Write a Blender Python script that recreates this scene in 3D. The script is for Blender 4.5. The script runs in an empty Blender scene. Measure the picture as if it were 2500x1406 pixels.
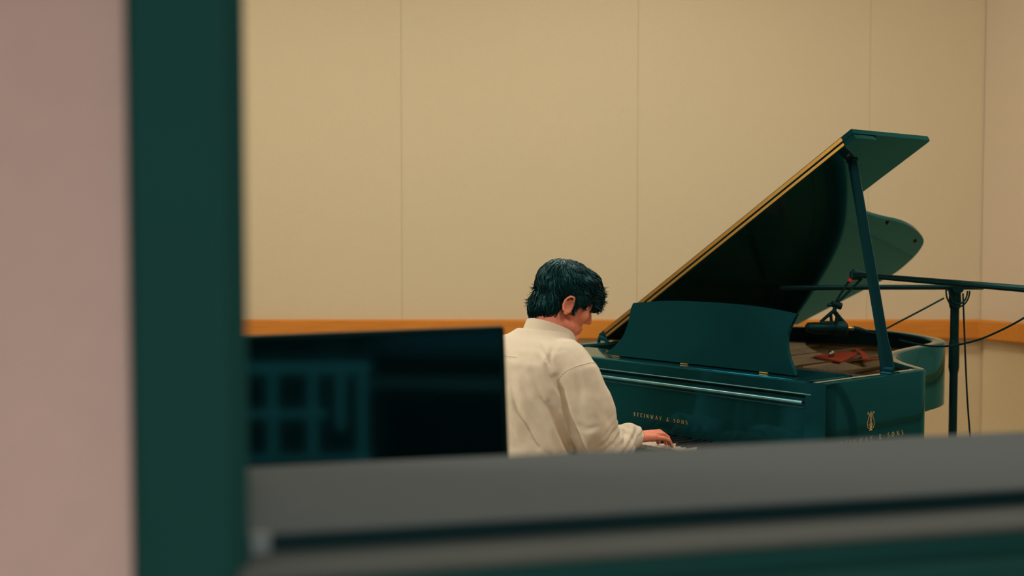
import bpy, math, random
import numpy as np
from mathutils import Vector, Matrix, noise as mnoise
from mathutils.geometry import tessellate_polygon

R = math.radians
random.seed(7)
np.random.seed(7)
scene = bpy.context.scene
col = scene.collection

# ------------------------------------------------------------------ camera
FPX = 2919.37                      # focal length in pixels of the 2500 px wide frame
PITCH = 0.047368
HC = 1.48336                       # lens height
cam_d = bpy.data.cameras.new('camera')
cam = bpy.data.objects.new('camera', cam_d)
col.objects.link(cam)
cam.location = (0, 0, HC)
cam.rotation_euler = (math.pi / 2 - PITCH, 0, 0)
cam_d.sensor_width = 36.0
cam_d.lens = FPX / 2500 * 36
cam_d.clip_start = 0.02
cam_d.dof.use_dof = True
cam_d.dof.focus_distance = 4.25
cam_d.dof.aperture_fstop = 1.8
cam_d.dof.aperture_blades = 9
scene.camera = cam

# ------------------------------------------------------------------ world, exposure
world = bpy.data.worlds.new('world')
scene.world = world
world.use_nodes = True
wbg = world.node_tree.nodes['Background']
wbg.inputs[0].default_value = (0.02, 0.05, 0.05, 1)
wbg.inputs[1].default_value = 0.2
vs = scene.view_settings
vs.view_transform = 'Standard'
vs.look = 'None'
vs.gamma = 1.0
vs.exposure = 0.0
vs.use_curve_mapping = False

# ------------------------------------------------------------------ large area lights (ceiling fixtures, and an added fill at the left wall)
CEIL = 3.7
PANELS = [(-1.7, 5.05, 26), (0.6, 5.15, 26), (2.5, 5.0, 2), (-3.0, 1.9, 24), (2.0, 2.75, 19)]   # piano room: x, y, watts
LIGHT_COL = (1.0, 0.96, 0.88)
def area(name, loc, rot, sx, sy, power, color):
    d = bpy.data.lights.new(name, 'AREA')
    d.shape = 'RECTANGLE'; d.size = sx; d.size_y = sy; d.energy = power; d.color = color
    o = bpy.data.objects.new(name, d); col.objects.link(o)
    o.location = loc; o.rotation_euler = rot
    return o
for x, y, w in PANELS:
    area('ceiling_panel_light', (x, y, CEIL - 0.075), (0, 0, 0), 1.2, 0.6, w, LIGHT_COL)
LEFT_FILL = (-4.53, 2.2, 1.9)
area('wall_panel_light', LEFT_FILL, (0, -math.pi / 2, 0), 1.3, 1.5, 46, LIGHT_COL)  # added fill that brightens the pianist's back, no known lamp there
CONTROL_LAMP = (0.35, -1.2, 2.52)
area('control_room_light', CONTROL_LAMP, (0, 0, 0), 0.6, 0.6, 84, (1.0, 0.93, 0.90))

# ------------------------------------------------------------------ helpers
def P(x, y, z): return (x, y, z)
def at(px, py, depth):
    """point of the place seen at this pixel, at this depth (world Y)"""
    dx = (px - 1250) / FPX; dy = -(py - 703) / FPX
    d = Vector((dx, math.cos(PITCH) + dy * math.sin(PITCH), -math.sin(PITCH) + dy * math.cos(PITCH)))
    return Vector((0, 0, HC)) + d * (depth / d.y)

class MB:
    """collects shapes; build() links them as one mesh object"""
    def __init__(s): s.v = []; s.f = []; s.m = []; s.mi = 0
    def add(s, vs_, fs):
        b = len(s.v); s.v += [tuple(v) for v in vs_]
        for f in fs: s.f.append(tuple(i + b for i in f)); s.m.append(s.mi)
        return s
    def box(s, x0, x1, y0, y1, z0, z1, M=None):
        vs_ = [(x, y, z) for z in (z0, z1) for y in (y0, y1) for x in (x0, x1)]
        if M is not None: vs_ = [M @ Vector(v) for v in vs_]
        return s.add(vs_, [(0, 2, 3, 1), (4, 5, 7, 6), (0, 1, 5, 4), (2, 6, 7, 3), (0, 4, 6, 2), (1, 3, 7, 5)])
    def bbox(s, x0, x1, y0, y1, z0, z1, b=0.004, M=None):
        """box with bevelled edges"""
        vs_ = []
        for (x, sx) in ((x0, 1), (x1, -1)):
            for (y, sy) in ((y0, 1), (y1, -1)):
                for (z, sz) in ((z0, 1), (z1, -1)):
                    vs_ += [(x, y + sy * b, z + sz * b), (x + sx * b, y, z + sz * b), (x + sx * b, y + sy * b, z)]
        def i(a, bb, c, k): return (a * 4 + bb * 2 + c) * 3 + k
        fs = [(i(0,0,0,0), i(0,0,1,0), i(0,1,1,0), i(0,1,0,0)), (i(1,0,0,0), i(1,1,0,0), i(1,1,1,0), i(1,0,1,0)),
              (i(0,0,0,1), i(1,0,0,1), i(1,0,1,1), i(0,0,1,1)), (i(0,1,0,1), i(0,1,1,1), i(1,1,1,1), i(1,1,0,1)),
              (i(0,0,0,2), i(0,1,0,2), i(1,1,0,2), i(1,0,0,2)), (i(0,0,1,2), i(1,0,1,2), i(1,1,1,2), i(0,1,1,2))]
        for a in (0, 1):
            for c in (0, 1):
                fs.append((i(0,a,c,1), i(1,a,c,1), i(1,a,c,2), i(0,a,c,2)))
                fs.append((i(a,0,c,0), i(a,1,c,0), i(a,1,c,2), i(a,0,c,2)))
                fs.append((i(a,c,0,0), i(a,c,1,0), i(a,c,1,1), i(a,c,0,1)))
        for a in (0, 1):
            for bb in (0, 1):
                for c in (0, 1): fs.append((i(a,bb,c,0), i(a,bb,c,1), i(a,bb,c,2)))
        if M is not None: vs_ = [M @ Vector(v) for v in vs_]
        return s.add(vs_, fs)
    def tube(s, pts, rad, n=10, cap=True, flat=1.0):
        pts = [Vector(p) for p in pts]; k = len(pts)
        rad = [rad] * k if not hasattr(rad, '__len__') else list(rad)
        up = None; rings = []
        for i, p in enumerate(pts):
            t = (pts[min(i + 1, k - 1)] - pts[max(i - 1, 0)]).normalized()
            if up is None:
                up = Vector((0, 0, 1)) if abs(t.z) < 0.9 else Vector((1, 0, 0))
            up = (up - t * up.dot(t)).normalized()
            bi = t.cross(up)
            rings.append([p + (up * math.cos(a) * flat + bi * math.sin(a)) * rad[i] for a in [2 * math.pi * j / n for j in range(n)]])
        vs_ = [v for r in rings for v in r]
        fs = []
        for i in range(k - 1):
            for j in range(n):
                fs.append((i * n + j, i * n + (j + 1) % n, (i + 1) * n + (j + 1) % n, (i + 1) * n + j))
        if cap:
            fs.append(tuple(range(n))[::-1]); fs.append(tuple((k - 1) * n + j for j in range(n)))
        return s.add(vs_, fs)
    def loft(s, rings, cap=True, closed=True):
        n = len(rings[0]); fs = []
        for i in range(len(rings) - 1):
            for j in range(n if closed else n - 1):
                fs.append((i * n + j, i * n + (j + 1) % n, (i + 1) * n + (j + 1) % n, (i + 1) * n + j))
        if cap:
            fs.append(tuple(range(n))[::-1]); fs.append(tuple((len(rings) - 1) * n + j for j in range(n)))
        return s.add([v for r in rings for v in r], fs)
    def ell(s, c, r, M=None, nu=18, nv=12):
        vs_ = []; fs = []
        for i in range(1, nv):
            th = math.pi * i / nv
            for j in range(nu):
                a = 2 * math.pi * j / nu
                vs_.append((math.sin(th) * math.cos(a), math.sin(th) * math.sin(a), math.cos(th)))
        vs_ += [(0, 0, 1), (0, 0, -1)]
        for i in range(nv - 2):
            for j in range(nu): fs.append((i * nu + j, (i + 1) * nu + j, (i + 1) * nu + (j + 1) % nu, i * nu + (j + 1) % nu))
        T = len(vs_) - 2
        for j in range(nu):
            fs.append((T, j, (j + 1) % nu)); fs.append((T + 1, (nv - 2) * nu + (j + 1) % nu, (nv - 2) * nu + j))
        c = Vector(c); out = []
        for v in vs_:
            w = Vector((v[0] * r[0], v[1] * r[1], v[2] * r[2]))
            if M is not None: w = M @ w
            out.append(c + w)
        return s.add(out, fs)
    def prism(s, poly, fn, lo, hi):
        """poly: 2-D outline; fn(a, b, h) -> point; extruded from lo to hi"""
        n = len(poly)
        tris = tessellate_polygon([[Vector((p[0], p[1], 0)) for p in poly]])
        vs_ = [fn(p[0], p[1], lo) for p in poly] + [fn(p[0], p[1], hi) for p in poly]
        fs = [tuple(t) for t in tris] + [tuple(n + i for i in reversed(t)) for t in tris]
        for i in range(n): j = (i + 1) % n; fs.append((i, j, n + j, n + i))
        return s.add(vs_, fs)
    def mesh(s, name):
        me = bpy.data.meshes.new(name); me.from_pydata(s.v, [], s.f); me.update()
        return me
    def build(s, name, mats, parent=None, smooth=35, fix=True):
        me = s.mesh(name)
        if fix:
            import bmesh
            bm = bmesh.new(); bm.from_mesh(me); bmesh.ops.recalc_face_normals(bm, faces=bm.faces); bm.to_mesh(me); bm.free()
        if not isinstance(mats, (list, tuple)): mats = [mats]
        for m in mats: me.materials.append(m)
        if len(mats) > 1: me.polygons.foreach_set('material_index', s.m)
        return link(name, me, parent, smooth)

def link(name, me, parent=None, smooth=35):
    if smooth:
        me.shade_smooth(); me.set_sharp_from_angle(angle=R(smooth))
    o = bpy.data.objects.new(name, me); col.objects.link(o)
    if parent is not None: o.parent = parent
    return o
def empty(name, loc=(0, 0, 0), rz=0):
    o = bpy.data.objects.new(name, None); col.objects.link(o)
    o.location = loc; o.rotation_euler = (0, 0, rz); o.empty_display_size = 0.1
    return o
def tag(o, label, cat, group=None):
    o['label'] = label; o['category'] = cat
    if group: o['group'] = group
    return o
def struct(o): o['kind'] = 'structure'; return o
def evaluated(mb, mods):
    """mesh of mb after the given modifiers"""
    me = mb.mesh('tmp'); o = bpy.data.objects.new('tmp', me); col.objects.link(o)
    for typ, props in mods:
        m = o.modifiers.new(typ, typ)
        for k, v in props.items(): setattr(m, k, v)
    dg = bpy.context.evaluated_depsgraph_get(); dg.update()
    out = bpy.data.meshes.new_from_object(o.evaluated_get(dg))
    bpy.data.objects.remove(o); bpy.data.meshes.remove(me)
    return out
def catmull(pts, n=6, closed=False):
    pts = [Vector(p) for p in pts]; out = []; k = len(pts)
    for i in range(k if closed else k - 1):
        g = lambda j: pts[j % k] if closed else pts[max(0, min(k - 1, j))]
        p0, p1, p2, p3 = g(i - 1), g(i), g(i + 1), g(i + 2)
        for q in range(n):
            t = q / n
            out.append(0.5 * ((2 * p1) + (p2 - p0) * t + (2 * p0 - 5 * p1 + 4 * p2 - p3) * t * t + (3 * p1 - p0 - 3 * p2 + p3) * t ** 3))
    if not closed: out.append(pts[-1])
    return out

# ------------------------------------------------------------------ materials
def mat(name, rgb, rough=0.5, metal=0.0, spec=0.5, tint=None, var=0.0, vscale=20.0, bump=0.0, bscale=200.0, coat=0.0,
        sheen=0.0, rgb2=None, stretch=None, sss=0.0):
    m = bpy.data.materials.new(name); m.use_nodes = True
    nt = m.node_tree; b = nt.nodes['Principled BSDF']
    b.inputs['Base Color'].default_value = (*rgb, 1); b.inputs['Roughness'].default_value = rough
    b.inputs['Metallic'].default_value = metal; b.inputs['Specular IOR Level'].default_value = spec
    if tint: b.inputs['Specular Tint'].default_value = (*tint, 1)
    if coat: b.inputs['Coat Weight'].default_value = coat; b.inputs['Coat Roughness'].default_value = 0.05
    if sheen: b.inputs['Sheen Weight'].default_value = sheen
    if sss:
        b.inputs['Subsurface Weight'].default_value = sss; b.inputs['Subsurface Radius'].default_value = (0.01, 0.004, 0.002)
    if var or bump:
        tc = nt.nodes.new('ShaderNodeTexCoord'); mp = nt.nodes.new('ShaderNodeMapping')
        nt.links.new(tc.outputs['Object'], mp.inputs['Vector'])
        if stretch: mp.inputs['Scale'].default_value = stretch
    if var:
        nz = nt.nodes.new('ShaderNodeTexNoise'); nz.inputs['Scale'].default_value = vscale; nz.inputs['Detail'].default_value = 5
        nt.links.new(mp.outputs[0], nz.inputs['Vector'])
        mx = nt.nodes.new('ShaderNodeMix'); mx.data_type = 'RGBA'
        a = tuple(c * (1 - var) for c in rgb); c2 = rgb2 if rgb2 else tuple(min(1, c * (1 + var)) for c in rgb)
        mx.inputs[6].default_value = (*a, 1); mx.inputs[7].default_value = (*c2, 1)
        nt.links.new(nz.outputs[0], mx.inputs[0]); nt.links.new(mx.outputs[2], b.inputs['Base Color'])
    if bump:
        n2 = nt.nodes.new('ShaderNodeTexNoise'); n2.inputs['Scale'].default_value = bscale; n2.inputs['Detail'].default_value = 3
        nt.links.new(mp.outputs[0], n2.inputs['Vector'])
        bp_ = nt.nodes.new('ShaderNodeBump'); bp_.inputs['Strength'].default_value = bump; bp_.inputs['Distance'].default_value = 0.002
        nt.links.new(n2.outputs[0], bp_.inputs['Height']); nt.links.new(bp_.outputs[0], b.inputs['Normal'])
    return m
TEAL = (0.16, 0.95, 0.88)
M = {}
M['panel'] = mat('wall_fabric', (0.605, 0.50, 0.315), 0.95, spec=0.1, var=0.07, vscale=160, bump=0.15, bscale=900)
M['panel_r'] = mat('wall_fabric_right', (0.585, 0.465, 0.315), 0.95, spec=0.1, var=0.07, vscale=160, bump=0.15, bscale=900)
M['wall_low'] = mat('wall_paint', (0.60, 0.47, 0.265), 0.9, spec=0.1, var=0.05, vscale=60)
M['rail'] = mat('oiled_wood', (0.56, 0.20, 0.024), 0.5, spec=0.25, var=0.25, vscale=9, stretch=(0.6, 8, 8))
M['floor'] = mat('floor_wood', (0.46, 0.37, 0.25), 0.45, var=0.25, vscale=6, stretch=(1, 8, 1))
M['ceil'] = mat('ceiling_paint', (0.80, 0.74, 0.64), 0.9, spec=0.1)
M['pink'] = mat('pink_paint', (0.58, 0.43, 0.375), 0.9, spec=0.1, var=0.05, vscale=30)
M['ctl'] = mat('control_room_paint', (0.10, 0.12, 0.12), 0.9, spec=0.2)
M['frame'] = mat('dark_frame_paint', (0.012, 0.056, 0.050), 0.6, spec=0.15, tint=TEAL, var=0.1, vscale=8)
M['sill'] = mat('grey_sill_paint', (0.108, 0.126, 0.122), 0.85, spec=0.1, var=0.06, vscale=40)
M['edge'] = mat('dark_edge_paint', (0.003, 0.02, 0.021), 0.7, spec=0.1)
M['ledge'] = mat('ledge_paint', (0.085, 0.098, 0.085), 0.7, spec=0.2, var=0.1, vscale=20)
def lacquer(name, base, rough, ior=1.5):
    """polished blue-green black: tinted mirror layer that turns neutral at grazing angles"""
    m = bpy.data.materials.new(name); m.use_nodes = True; nt = m.node_tree
    nt.nodes.remove(nt.nodes['Principled BSDF'])
    out = nt.nodes['Material Output']
    df = nt.nodes.new('ShaderNodeBsdfDiffuse'); df.inputs[0].default_value = (*base, 1)
    gl = nt.nodes.new('ShaderNodeBsdfGlossy'); gl.inputs['Roughness'].default_value = rough
    fr = nt.nodes.new('ShaderNodeFresnel'); fr.inputs[0].default_value = ior
    rp = nt.nodes.new('ShaderNodeValToRGB')
    rp.color_ramp.elements[0].position = 0.04; rp.color_ramp.elements[0].color = (0.06, 0.62, 1.0, 1)
    rp.color_ramp.elements[1].position = 0.62; rp.color_ramp.elements[1].color = (0.92, 0.95, 0.95, 1)
    e = rp.color_ramp.elements.new(0.30); e.color = (0.26, 0.72, 0.90, 1)
    e = rp.color_ramp.elements.new(0.14); e.color = (0.15, 0.82, 1.0, 1)
    mx = nt.nodes.new('ShaderNodeMixShader')
    nt.links.new(fr.outputs[0], rp.inputs[0]); nt.links.new(rp.outputs[0], gl.inputs['Color'])
    nt.links.new(fr.outputs[0], mx.inputs[0]); nt.links.new(df.outputs[0], mx.inputs[1]); nt.links.new(gl.outputs[0], mx.inputs[2])
    nt.links.new(mx.outputs[0], out.inputs[0])
    return m
M['lacquer'] = lacquer('black_lacquer', (0.0036, 0.031, 0.034), 0.06)
M['lacq_flat'] = lacquer('satin_black', (0.004, 0.023, 0.025), 0.3, 1.3)
M['brass'] = mat('brass', (0.43, 0.24, 0.055), 0.4, metal=1.0, var=0.15, vscale=40)
M['gold'] = mat('gilt_letter', (0.72, 0.46, 0.16), 0.45, metal=0.3)
M['plate'] = mat('bronze_plate', (0.105, 0.062, 0.012), 0.4, metal=0.4, var=0.1, vscale=12)
M['sound'] = mat('soundboard_spruce', (0.30, 0.13, 0.03), 0.4, var=0.25, vscale=10, stretch=(14, 1, 1))
M['redfelt'] = mat('red_felt', (0.33, 0.055, 0.026), 0.95, spec=0.1, var=0.15, vscale=80)
M['steel'] = mat('steel_string', (0.35, 0.34, 0.30), 0.3, metal=1.0)
M['ivory'] = mat('white_key', (0.72, 0.62, 0.46), 0.25)
M['ebony'] = mat('black_key', (0.002, 0.006, 0.006), 0.35)
M['black'] = mat('black_metal', (0.003, 0.012, 0.013), 0.45, spec=0.3, tint=TEAL)
M['rubber'] = mat('cable_rubber', (0.005, 0.018, 0.018), 0.6, spec=0.2, tint=TEAL)
M['matte'] = mat('matte_inner_wood', (0.004, 0.013, 0.012), 0.75, spec=0.1, tint=TEAL)
M['screen'] = lacquer('dark_screen_glass', (0.0004, 0.004, 0.0045), 0.11, 1.9)
M['trimmetal'] = mat('dull_trim_metal', (0.16, 0.36, 0.37), 0.35, metal=0.8)  # pale metal stands in for the highlight along the lacquered edges
M['trimdark'] = mat('dark_trim', (0.01, 0.05, 0.055), 0.5, spec=0.2, tint=TEAL)
M['rackpaint'] = mat('rack_paint', (0.62, 0.75, 0.75), 0.5)  # for the bars added to show in the screen's reflection
M['darkfab'] = mat('dark_acoustic_fabric', (0.02, 0.025, 0.025), 0.95, spec=0.1)  # for the added backing that darkens the screen's reflection
M['bezel'] = mat('screen_bezel', (0.001, 0.006, 0.0065), 0.5, spec=0.2, tint=TEAL)
M['shirt'] = mat('cream_cotton', (0.78, 0.675, 0.50), 0.9, spec=0.15, sheen=0.1, var=0.05, vscale=70, bump=0.3, bscale=500)
M['skin'] = mat('skin', (0.88, 0.31, 0.18), 0.55, spec=0.25, var=0.12, vscale=25, sss=0.05)
M['hair'] = mat('dark_hair', (0.0015, 0.0165, 0.018), 0.42, spec=0.4, tint=(0.25, 0.95, 0.95))
M['trouser'] = mat('dark_trousers', (0.012, 0.02, 0.022), 0.9)
M['shoe'] = mat('black_shoe', (0.01, 0.01, 0.01), 0.4)
M['eye'] = mat('eye_white', (0.7, 0.65, 0.58), 0.3)
M['red'] = mat('red_plastic', (0.55, 0.03, 0.015), 0.4)
M['green'] = mat('green_ring', (0.02, 0.16, 0.08), 0.4)
M['pale'] = mat('pale_plastic', (0.15, 0.18, 0.18), 0.5)
M['lampwhite'] = mat('lamp_housing', (0.75, 0.73, 0.68), 0.5)
def emis(name, rgb, st):
    m = bpy.data.materials.new(name); m.use_nodes = True; b = m.node_tree.nodes['Principled BSDF']
    b.inputs['Base Color'].default_value = (*rgb, 1); b.inputs['Emission Color'].default_value = (*rgb, 1); b.inputs['Emission Strength'].default_value = st
    return m
M['diffuser'] = emis('lamp_diffuser', LIGHT_COL, 6.0)
M['diffuser2'] = emis('wall_lamp_diffuser', LIGHT_COL, 2.0)  # glow of the added fill at the left wall

# ------------------------------------------------------------------ the piano room
YB = 7.0                                           # back wall
RAIL0, RAIL1 = 0.855, 0.968
CX = at(2400, 500, YB).x                           # where the right wall starts
RD = Vector((0.457, -0.889, 0)).normalized()       # right wall runs this way, towards the viewer
RN = Vector((-0.889, -0.457, 0)).normalized()      # into the room
WE = Vector((0.971, 0.240, 0)).normalized()        # along the window wall
WN = Vector((-0.240, 0.971, 0)).normalized()       # through the window, away from the viewer
def frame_matrix(o, ex, ey):
    ez = Vector((0, 0, 1)); m = Matrix.Identity(4)
    for i in range(3): m[i][0] = ex[i]; m[i][1] = ey[i]; m[i][2] = ez[i]; m[i][3] = o[i]
    return m
MR = frame_matrix(Vector((CX, YB, 0)), RD, -RN)    # local: x along right wall, y into the wall
MW = frame_matrix(Vector((0, 0, 0)), WE, WN)       # local: x along window wall, y through it

b = MB(); b.box(-4.6, CX + 0.12, YB + 0.02, YB + 0.2, 0, CEIL)
wall_back = struct(b.build('wall_back', M['wall_low'], smooth=0))
seams = [CX - 0.003, at(2122, 300, YB).x, at(1557, 300, YB).x, at(980, 300, YB).x]
step = seams[2] - seams[3]
seams += [seams[3] - step, seams[3] - 2 * step, -4.6]
for i in range(len(seams) - 1):
    b = MB(); b.bbox(seams[i + 1] + 0.0005, seams[i] - 0.0005, YB - 0.004, YB + 0.02, RAIL1 - 0.02, CEIL - 0.01, 0.0012)
    b.build('wall_panel', M['panel'], wall_back, smooth=0)
b = MB(); b.box(0, 4.75, 0.02, 0.2, 0, CEIL, MR)
wall_right = struct(b.build('wall_right', M['wall_low'], smooth=0))
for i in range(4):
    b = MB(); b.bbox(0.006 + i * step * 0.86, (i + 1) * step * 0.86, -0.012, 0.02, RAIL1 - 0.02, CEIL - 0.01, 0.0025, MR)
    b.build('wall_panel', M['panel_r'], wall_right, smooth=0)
def rail(name, x0, x1, Mx=None, y=0.0):
    b = MB()
    prof = [(0.02, RAIL0), (-0.045, RAIL0), (-0.052, RAIL0 + 0.008), (-0.052, RAIL1 - 0.008), (-0.045, RAIL1), (0.02, RAIL1)]
    r0 = [Vector((x0, y + p[0], p[1])) for p in prof]; r1 = [Vector((x1, y + p[0], p[1])) for p in prof]
    if Mx is not None: r0 = [Mx @ v for v in r0]; r1 = [Mx @ v for v in r1]
    b.loft([r0, r1])
    return struct(b.build(name, M['rail'], smooth=0))
rail('trim_1', -4.6, CX - 0.02, None, YB)
rail('trim_2', 0.0, 4.7, MR)
b = MB(); b.box(-4.8, -4.6, 0.2, YB + 0.2, 0, CEIL); struct(b.build('wall_left', M['panel'], smooth=0))
FL = [(-4.8, -3.2), (6.5, -3.2), (6.5, 8.0), (-4.8, 8.0)]
b = MB(); b.prism(FL, lambda x, y, h: (x, y, h), -0.1, 0.0); struct(b.build('floor', M['floor'], smooth=0))
b = MB(); b.prism([(-4.8, 0.2), (6.0, 2.9), (6.0, 8.0), (-4.8, 8.0)], lambda x, y, h: (x, y, h), CEIL, CEIL + 0.15); struct(b.build('ceiling', M['ceil'], smooth=0))

# ------------------------------------------------------------------ window wall between the two rooms
SILL_Z = HC - 0.30
S0 = 0.025                                          # left end of the opening
S1 = 2.7
b = MB()
b.box(-4.6, -0.06, 1.165, 1.58, 0, CEIL, MW); b.box(S1, 5.2, 1.165, 1.58, 0, CEIL, MW)
b.box(-0.06, S1, 1.165, 1.58, 0, SILL_Z - 0.09, MW); b.box(-0.06, S1, 1.165, 1.58, 2.45, CEIL, MW)
struct(b.build('wall_front', M['pink'], smooth=0))
b = MB(); b.box(-4.55, -0.085, 1.581, 1.61, 0.1, CEIL - 0.02, MW); b.box(-0.085, S1 + 0.1, 1.581, 1.61, 0.1, SILL_Z - 0.1, MW); struct(b.build('wall_front_lining', M['darkfab'], smooth=0))  # unseen dark sheet added so the screen's reflection stays black
win = empty('window_1'); struct(win)
b = MB(); b.bbox(-0.077, S0 - 0.008, 1.125, 1.60, 0.75, 2.6, 0.006, MW); b.build('jamb', M['frame'], win, smooth=0)
b = MB(); b.bbox(S0 - 0.022, S0 + 0.002, 1.15, 1.56, SILL_Z - 0.06, 2.5, 0.003, MW); b.build('inner_stop', M['frame'], win, smooth=0)
b = MB(); b.bbox(S1, S1 + 0.09, 1.125, 1.60, 0.75, 2.6, 0.006, MW); b.build('jamb', M['frame'], win, smooth=0)
b = MB(); b.bbox(-0.077, S1 + 0.09, 1.125, 1.60, 2.45, 2.55, 0.006, MW); b.build('head', M['frame'], win, smooth=0)
b = MB(); b.bbox(S0, S1, 1.205, 1.55, SILL_Z - 0.03, SILL_Z, 0.003, MW); b.build('sill', M['sill'], win, smooth=0)
b = MB(); b.bbox(S0, S1, 1.199, 1.2055, SILL_Z - 0.03, SILL_Z - 0.002, 0.001, MW); b.build('sill_edge', M['edge'], win, smooth=0)  # near-black strip for the dark gap below the sill
b = MB(); b.bbox(S0 - 0.010, S1, 1.118, 1.225, SILL_Z - 0.027, SILL_Z - 0.019, 0.003, MW); b.build('ledge', M['ledge'], win, smooth=0)
b = MB(); b.bbox(S0 - 0.010, S1, 1.122, 1.2, SILL_Z - 0.15, SILL_Z - 0.0265, 0.004, MW); b.build('apron', M['frame'], win, smooth=0)
b = MB(); b.bbox(S0 - 0.010, S1, 1.095, 1.13, SILL_Z - 0.15, SILL_Z - 0.050, 0.006, MW); b.build('moulding', M['frame'], win, smooth=0)
b = MB(); b.bbox(S0 + 0.004, S0 + 0.024, 1.185, 1.2035, SILL_Z - 0.018, SILL_Z + 0.0015, 0.002, MW); b.build('bracket', M['pale'], win, smooth=0)
# control room shell behind the viewer
b = MB(); b.box(-2.4, -2.3, -3.0, 0.8, 0, 2.6); struct(b.build('wall_control_left', M['ctl'], smooth=0))
b = MB(); b.box(3.3, 3.4, -3.0, 2.05, 0, 2.6); struct(b.build('wall_control_right', M['ctl'], smooth=0))
b = MB(); b.box(-2.4, 3.4, -3.1, -3.0, 0, 2.6); struct(b.build('wall_control_rear', M['ctl'], smooth=0))
b = MB(); b.prism([(-2.4, -3.1), (3.4, -3.1), (3.4, 2.05), (-2.4, 0.65)], lambda x, y, h: (x, y, h), 2.6, 2.7); struct(b.build('ceiling_control', M['ctl'], smooth=0))

# ceiling fixtures that hold the lights, and the added wall fill
for i, (x, y, w) in enumerate(PANELS):
    t = empty('ceiling_light', (x, y, CEIL))
    nm = ['on the left over the back of the room', 'over the middle of the piano room', 'on the right over the piano tail', 'on the left near the window wall', 'on the right near the window wall'][i]
    tag(t, 'white rectangular ceiling light panel ' + nm, 'ceiling light', 'ceiling light panels')
    b = MB(); b.bbox(-0.66, 0.66, -0.36, 0.36, -0.06, 0.0, 0.006); b.build('housing', M['lampwhite'], t, smooth=0)
    b = MB(); b.box(-0.6, 0.6, -0.3, 0.3, -0.068, -0.06); b.build('diffuser', M['diffuser'], t, smooth=0)
t = empty('wall_light', (-4.6, LEFT_FILL[1], LEFT_FILL[2])); tag(t, 'large flat light panel mounted on the left wall of the piano room', 'wall light')
b = MB(); b.bbox(0.0, 0.05, -0.8, 0.8, -0.7, 0.7, 0.006); b.build('housing', M['lampwhite'], t, smooth=0)
b = MB(); b.box(0.05, 0.056, -0.75, 0.75, -0.65, 0.65); b.build('diffuser', M['diffuser2'], t, smooth=0)
t = empty('ceiling_light', (CONTROL_LAMP[0], CONTROL_LAMP[1], 2.6)); tag(t, 'small square ceiling light in the control room behind the viewer', 'ceiling light')
b = MB(); b.bbox(-0.33, 0.33, -0.33, 0.33, -0.06, 0.0, 0.006); b.build('housing', M['lampwhite'], t, smooth=0)

# ------------------------------------------------------------------ lettering and emblem helpers
def stroke(b, pts, w, fn, h):
    """flat raised stroke along a 2-D polyline; w = width or list"""
    n = len(pts); w = [w] * n if not hasattr(w, '__len__') else w
    L = []; Rr = []
    for i in range(n):
        a = pts[max(i - 1, 0)]; c = pts[min(i + 1, n - 1)]
        d = Vector((c[0] - a[0], c[1] - a[1])); d.normalize(); nx, ny = -d.y, d.x
        L.append((pts[i][0] + nx * w[i] / 2, pts[i][1] + ny * w[i] / 2)); Rr.append((pts[i][0] - nx * w[i] / 2, pts[i][1] - ny * w[i] / 2))
    vs_ = [fn(p[0], p[1], h) for p in L] + [fn(p[0], p[1], h) for p in Rr] + [fn(p[0], p[1], 0) for p in L] + [fn(p[0], p[1], 0) for p in Rr]
    fs = []
    for i in range(n - 1):
        fs += [(i, i + 1, n + i + 1, n + i), (i, 2 * n + i, 2 * n + i + 1, i + 1), (n + i, n + i + 1, 3 * n + i + 1, 3 * n + i)]
    b.add(vs_, fs)
def arc(cx, cy, rx, ry, a0, a1, n=10): return [(cx + rx * math.cos(R(a0 + (a1 - a0) * i / n)), cy + ry * math.sin(R(a0 + (a1 - a0) * i / n))) for i in range(n + 1)]
TK, TN = 0.145, 0.06
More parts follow.
